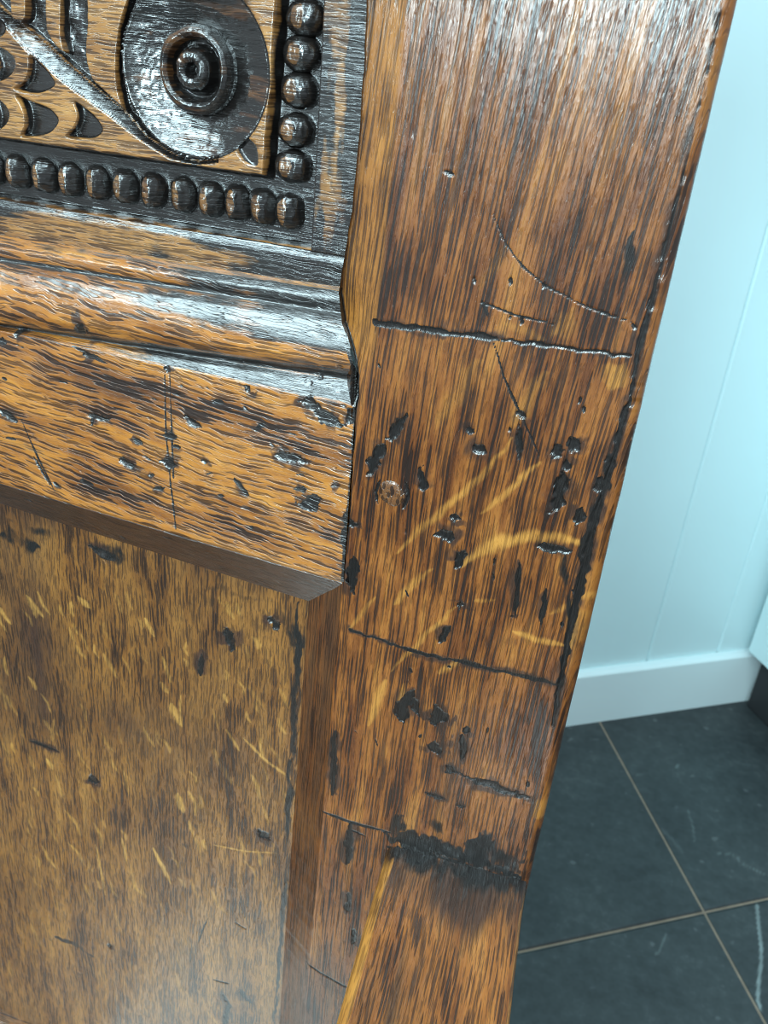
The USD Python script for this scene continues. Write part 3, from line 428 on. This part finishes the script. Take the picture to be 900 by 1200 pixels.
# margin: dark bands of old polish
mg = chan < 0; B[...] = np.where(mg, np.clip(0.5 + 0.5 * nz(X, Z, 120, 40, 75) - 0.3 * (Z <= zb), 0, 1), B); S[...] = np.where(mg & (X > -0.1106) & (Z > 0.937), np.maximum(S, np.clip(0.72 + 0.7 * nz(X, Z, 260, 30, 71) + 0.4 * ss(0.006, 0.0, np.abs(X + 0.0965)) + .3 * ss(.958, .944, Z), 0, 1)), S)
S[...] = np.where(mg & (Z <= zb), np.maximum(S, np.clip(0.30 + 0.6 * nz(X, Z, 30, 300, 72) + 0.6 * ss(-0.16, -0.115, X) + 0.35 * ss(0.0025, 0.0, np.abs(Z - 0.9385)), 0, 1)), S)
W = W - 0.10 * np.maximum(0, X + 0.104) * 0 - np.where(mg & (Z <= zb), 0.25 * np.maximum(0, 0.9385 - Z), 0) * 0 + np.where(mg & (Z <= zb), 0.0008 * ss(zb - 0.003, zb - 0.0002, Z), 0) * -1
ga = Z + 0.0010 * nz(X, Z, 14, 60, 73) + 0.0003 * nz(X, Z, 150, 150, 74)
X, Z = Xw, Zw; P = np.stack([X, -W, Z], -1); bk = np.stack([np.stack([X[:, -1], np.full(len(X), 0.026), Z[:, -1]], -1), np.stack([X[:, 0], np.full(len(X), 0.026), Z[:, 0]], -1)], 1)
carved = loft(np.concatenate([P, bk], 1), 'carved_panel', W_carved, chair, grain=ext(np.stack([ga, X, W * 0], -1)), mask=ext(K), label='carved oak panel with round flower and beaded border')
# rosette rings: lathe profile r (of RR) -> height above the margin
pr = np.array([[0.0, -0.0040], [0.045, -0.0040], [0.06, -0.0010], [0.09, 0.0010], [0.14, 0.0018], [0.19, 0.0012], [0.235, -0.0006], [0.262, -0.0046], [0.30, -0.0058], [0.325, -0.0036], [0.36, -0.0008], [0.405, 0.0002], [0.45, -0.0006], [0.485, -0.0018], [0.50, -0.0030], [0.505, -0.0062], [0.505, -0.0075]])
rr_ = np.interp(np.linspace(0, len(pr) - 1, 110), np.arange(len(pr)), pr[:, 0]); hh = gaussian_filter1d(np.interp(np.linspace(0, len(pr) - 1, 110), np.arange(len(pr)), pr[:, 1]), 1.2)
def rosette(CR):
    ph = np.linspace(0, 2 * np.pi, 200, endpoint=False); RG, PG = np.meshgrid(rr_, ph, indexing='ij')
    cx, cz = np.cos(PG), np.sin(PG); RW = RG * (1 + 0.02 * nz(cx * 1.0, cz, 2.2, 2.2, 81, 2)); XR, ZR_ = CR[0] + RW * RR * cx, CR[1] + RW * RR * cz
    WR = WM + hh[:, None] + 0.00045 * nz(XR, ZR_, 330, 330, 82) + 0.0006 * nz(cx + RG, cz, 3, 3, 83, 2) * (RG > .06) * (RG < .49)
    KR = np.zeros(XR.shape + (3,)); KR[..., 2] = 0.7; KR[..., 0] = np.clip(0.85 + 0.5 * nz(XR, ZR_, 180, 320, 84) - 0.35 * ((RG > .33) & (RG < .46)) - 0.2 * ((RG > .08) & (RG < .2)) + 0.6 * ((RG > .25) & (RG < .31)) + (RG < .07), 0, 1)
    loft(np.stack([XR, -WR, ZR_], -1), 'rosette', W_carved, carved, grain=np.stack([ZR_, XR, WR * 0], -1), mask=KR)
for qx in (CR[0], 2 * XMID - CR[0]):
    for qz in (CR[1], 2 * ZMID - CR[1]): rosette((qx, qz))
# beads
def bead(x, z, ax_, az_, seed):
    th = np.linspace(0.02, 1, 22) * np.pi / 2; ph = np.linspace(0, 2 * np.pi, 36, endpoint=False); T, Pn = np.meshgrid(th, ph, indexing='ij')
    e = 0.85
    xx = np.sign(np.cos(Pn)) * np.abs(np.cos(Pn)) ** e * np.sin(T); zz = np.sign(np.sin(Pn)) * np.abs(np.sin(Pn)) ** e * np.sin(T); hgt = np.cos(T) ** 0.9
    if az_ > ax_: hgt = 0.35 * hgt + 0.65 * np.clip(1 - np.abs(xx) ** 1.25, 0, 1) ** 0.8 * np.clip(1 - np.abs(zz) ** 3.0, 0, 1) ** 0.5
    flat = 0.93 + 0.02 * np.sin(seed * 2.1); hgt = np.where(hgt > flat, flat + (hgt - flat) * 0.12, hgt)
    Xb = x + ax_ * xx; Zb = z + az_ * zz; Wb_ = WM - 0.0064 + 0.0066 * hgt
    nn_ = 0.00035 * nz(Xb, Zb, 380, 380, 90 + seed % 7); Wb_ = Wb_ + nn_ + 0.0003 * nz(Xb, Zb, 900, 300, 97); Xb = Xb + 0.00055 * nz(Xb, Zb, 260, 260, 95); Zb = Zb + 0.00045 * nz(Xb, Zb, 260, 260, 98)
    Kb = np.zeros(Xb.shape + (3,)); Kb[..., 2] = 0.6; Kb[..., 0] = 1 - ss(0.0, 0.12, (0.56 if az_ > ax_ else 0.48) - np.hypot((xx + 0.15) * (1.6 if az_ > ax_ else 1.2), zz * 0.72) + 0.10 * nz(Xb, Zb, 500, 500, 96))
    base = np.stack([Xb[-1:], np.full_like(Xb[-1:], -(WM - 0.0085)), Zb[-1:]], -1)
    loft(np.concatenate([np.stack([Xb, -Wb_, Zb], -1), base], 0), 'bead', W_carved, carved, grain=np.concatenate([np.stack([Zb, Xb + seed, Wb_ * 0], -1), np.zeros((1, 36, 3))], 0), mask=np.concatenate([Kb, Kb[-1:]], 0))
rj = np.random.default_rng(5)
rowx = [-0.1207, -0.1300, -0.1392, -0.1488, -0.1592, -0.1704, -0.1811, -0.1919, -0.2030, -0.2135, -0.2245]; k = 0
while rowx[-1] > -0.396: rowx.append(rowx[-1] - 0.01065)
colz = [0.9640, 0.9746, 0.9858, 0.9959, 1.0055, 1.0165, 1.0270, 1.0376, 1.0482, 1.0588, 1.0694, 1.0800, 1.0900]
for top in (0, 1):
    for x in rowx: z = 0.9502 - 0.0007 * ss(-0.16, -0.22, x); bead(x, 2 * ZMID - z if top else z, 0.0050 + rj.uniform(-.0002, .0003), 0.0061, k); k += 1
for left in (0, 1):
    for q, z in enumerate(colz): x = [-0.1199, -0.1195, -0.1190, -0.1186, -0.1178][min(q, 4)]; bead(2 * XMID - x if left else x, z, 0.0062, 0.0053 + rj.uniform(-.0002, .0002), k); k += 1

# --- peg in the post
pc = on(459, 578); th = np.linspace(0, 1, 24); ph = np.linspace(0, 2 * np.pi, 48, endpoint=False); T, Pn = np.meshgrid(th, ph, indexing='ij')
rp = 0.0048 * (1 + 0.05 * np.cos(2 * Pn + 1) + 0.03 * np.cos(5 * Pn)); hp = 0.0009 * (1 - T ** 5) - 0.0003
Xb, Zb = pc[0] + rp * T * np.cos(Pn), pc[1] + rp * 1.06 * T * np.sin(Pn); Wb_ = hp + 0.00012 * nz(Xb, Zb, 500, 500, 99); Wb_[-1] = -0.006
Kb = np.zeros(Xb.shape + (3,)); Kb[..., 2] = 0.45; Kb[..., 0] = np.clip(0.9 * ss(0.86, 0.98, T), 0, 1)
loft(np.stack([Xb, -Wb_, Zb], -1), 'peg', W_plain, chair, grain=np.stack([Xb * .6, Zb * 4, Wb_ * 0], -1), mask=Kb, label='round oak peg, darker than the post')

# --- right arm: rises from the post towards the room, dipping and splaying a little
wr = np.concatenate([np.arange(-0.003, 0.12, STEP), np.arange(0.12, 0.47, 0.006)])
# section ring (x, z) about the top centre, from left bottom up over the top to right bottom
r = 0.0055; hw = 0.0292; th_ = 0.034; a8 = np.linspace(0, np.pi / 2, 12)
sec = [(-hw, -th_), (-hw, -th_ * .6)] + [(-hw + r - r * math.cos(a), -r + r * math.sin(a)) for a in a8] + [(x, 0) for x in np.arange(-hw + r + STEP, hw - r * .5, STEP)] + [(hw - r * .5 + r * .5 * math.sin(a), -r * .5 + r * .5 * math.cos(a)) for a in a8] + [(hw, -th_ * .6), (hw, -th_)]
sec = np.array(sec); WG, SX = np.meshgrid(wr, sec[:, 0], indexing='ij'); SZ = np.broadcast_to(sec[:, 1], WG.shape)
cx = -0.0290 + 0.088 * WG + 0.05 * np.maximum(0, WG - .2) ** 2; zc = 0.7094 - 0.155 * WG + 0.55 * np.maximum(0, WG - .10) ** 2 - 1.6 * np.maximum(0, WG - .36) ** 2
XA = cx + SX * (1 + 0.03 * ss(0, .1, WG)); ZA = zc + SZ + 0.085 * SX * (1 - ss(.02, .2, WG))
tp = SZ > -0.002
K = np.zeros(WG.shape + (3,)); S, F, B = K[..., 0], K[..., 1], K[..., 2]
S[...] = np.clip(1.0 * (1 - ss(0.000, 0.020 + 0.012 * nz(XA, WG, 90, 60, 101), WG)) + 0.35 * nz(XA, WG, 200, 120, 110) * (1 - ss(.005, .03, WG)), 0, 1) * 0.66
S[...] = np.maximum(S, np.clip(1.3 * nz(XA, WG, 60, 28, 102) - 0.55, 0, .9) * (SX > -hw * .8) * tp * ss(.05, .02, np.abs(WG - .03)))
B[...] = np.clip(0.10 + 0.6 * nz(XA, WG, 50, 16, 103) + 0.8 * (1 - ss(.01, .035, WG)), 0, 1) * (SX > -hw + .004); F[...] = np.where(SX < -hw + 0.0045, 0.75, 0) * (SZ > -0.006) + np.where(SX > hw - 0.0012, 0.6, 0)
wob = 0.00025 * nz(XA, WG, 60, 25, 104) + 0.00010 * nz(XA, WG, 600, 60, 105); ZA = ZA + wob * (SZ > -.02) - 0.0006 * (np.clip(S, 0, 1)) * nz(XA, WG, 300, 300, 106)
XA = XA + 0.0004 * nz(WG, SZ, 60, 60, 107)
arm_parent = chair
loft(np.stack([XA, -WG, ZA], -1), 'arm', W_arm, chair, grain=np.stack([XA - 0.088 * WG + 0.0008 * nz(XA, WG, 40, 25, 108), WG, ZA * 0], -1), mask=K)

# --- the rest of the chair, outside the photograph
def plain(name, x0, x1, y0, y1, z0, z1, mat=W_plain, r=0.003):
    m = rbox(x0, x1, y0, y1, z0, z1, r).to_mesh(); v = m.vert_properties[:, :3].astype(float); f = m.tri_verts
    p = obj(name, trimesh.Trimesh(v, f, process=False), mat, chair, smooth=30)
    ax = int(np.argmax([x1 - x0, y1 - y0, z1 - z0])); o_ = [i for i in range(3) if i != ax]
    pts = np.array(UsdGeom.Mesh.Get(stage, p).GetPointsAttr().Get()); g = np.stack([pts[:, o_[0]] + 0.7 * pts[:, o_[1]], pts[:, ax], pts[:, 0] * 0], 1)
    pv = UsdGeom.PrimvarsAPI(UsdGeom.Mesh.Get(stage, p)); pv.CreatePrimvar('grain', Sdf.ValueTypeNames.Float3Array, 'vertex').Set(Vt.Vec3fArray.FromNumpy(g.astype(np.float32)))
    pv.CreatePrimvar('mask', Sdf.ValueTypeNames.Float3Array, 'vertex').Set(Vt.Vec3fArray.FromNumpy(np.tile([0, 0, .3], (len(g), 1)).astype(np.float32)))
plain('post', -0.520, -0.432, 0.0, 0.045, 0.0, 1.20)
plain('crest_rail', -0.4315, -0.0942, 0.002, 0.034, 1.120, 1.20)
plain('seat_rail', -0.434, -0.088, 0.002, 0.034, 0.30, 0.452)
plain('seat', -0.520, 0.0, -0.44, 0.004, 0.362, 0.385)
plain('front_leg', -0.030, 0.028, -0.445, -0.385, 0.0, 0.365); plain('front_leg', -0.548, -0.490, -0.445, -0.385, 0.0, 0.365)
plain('arm_support', -0.018, 0.022, -0.440, -0.395, 0.383, 0.668); plain('arm_support', -0.542, -0.502, -0.440, -0.395, 0.383, 0.668)
plain('arm', -0.548, -0.490, -0.46, 0.003, 0.665, 0.700)
plain('stretcher', -0.500, -0.02, -0.430, -0.395, 0.08, 0.13); plain('stretcher', -0.022, 0.014, -0.390, 0.002, 0.08, 0.13); plain('stretcher', -0.534, -0.498, -0.390, 0.002, 0.08, 0.13)
import manifold3d
layers = manifold3d.Manifold.batch_boolean([rbox(-0.245 + a, -0.030 - b, -0.165 + c, -0.012, z, z + 0.0094, 0.0045, 3) for a, b, c, z in ((0, 0, 0, 0.3855), (0.004, 0.003, 0.003, 0.3935), (0.001, 0.006, 0.006, 0.4015))], manifold3d.OpType.Add)  # unseen cloth added so its reflection puts a pale sheen on the lower panel
obj('folded_cloth', layers, P_added_cloth, smooth=40, label='unseen white folded cloth added on the oak seat to give the lower panel its sheen', cat='cloth')
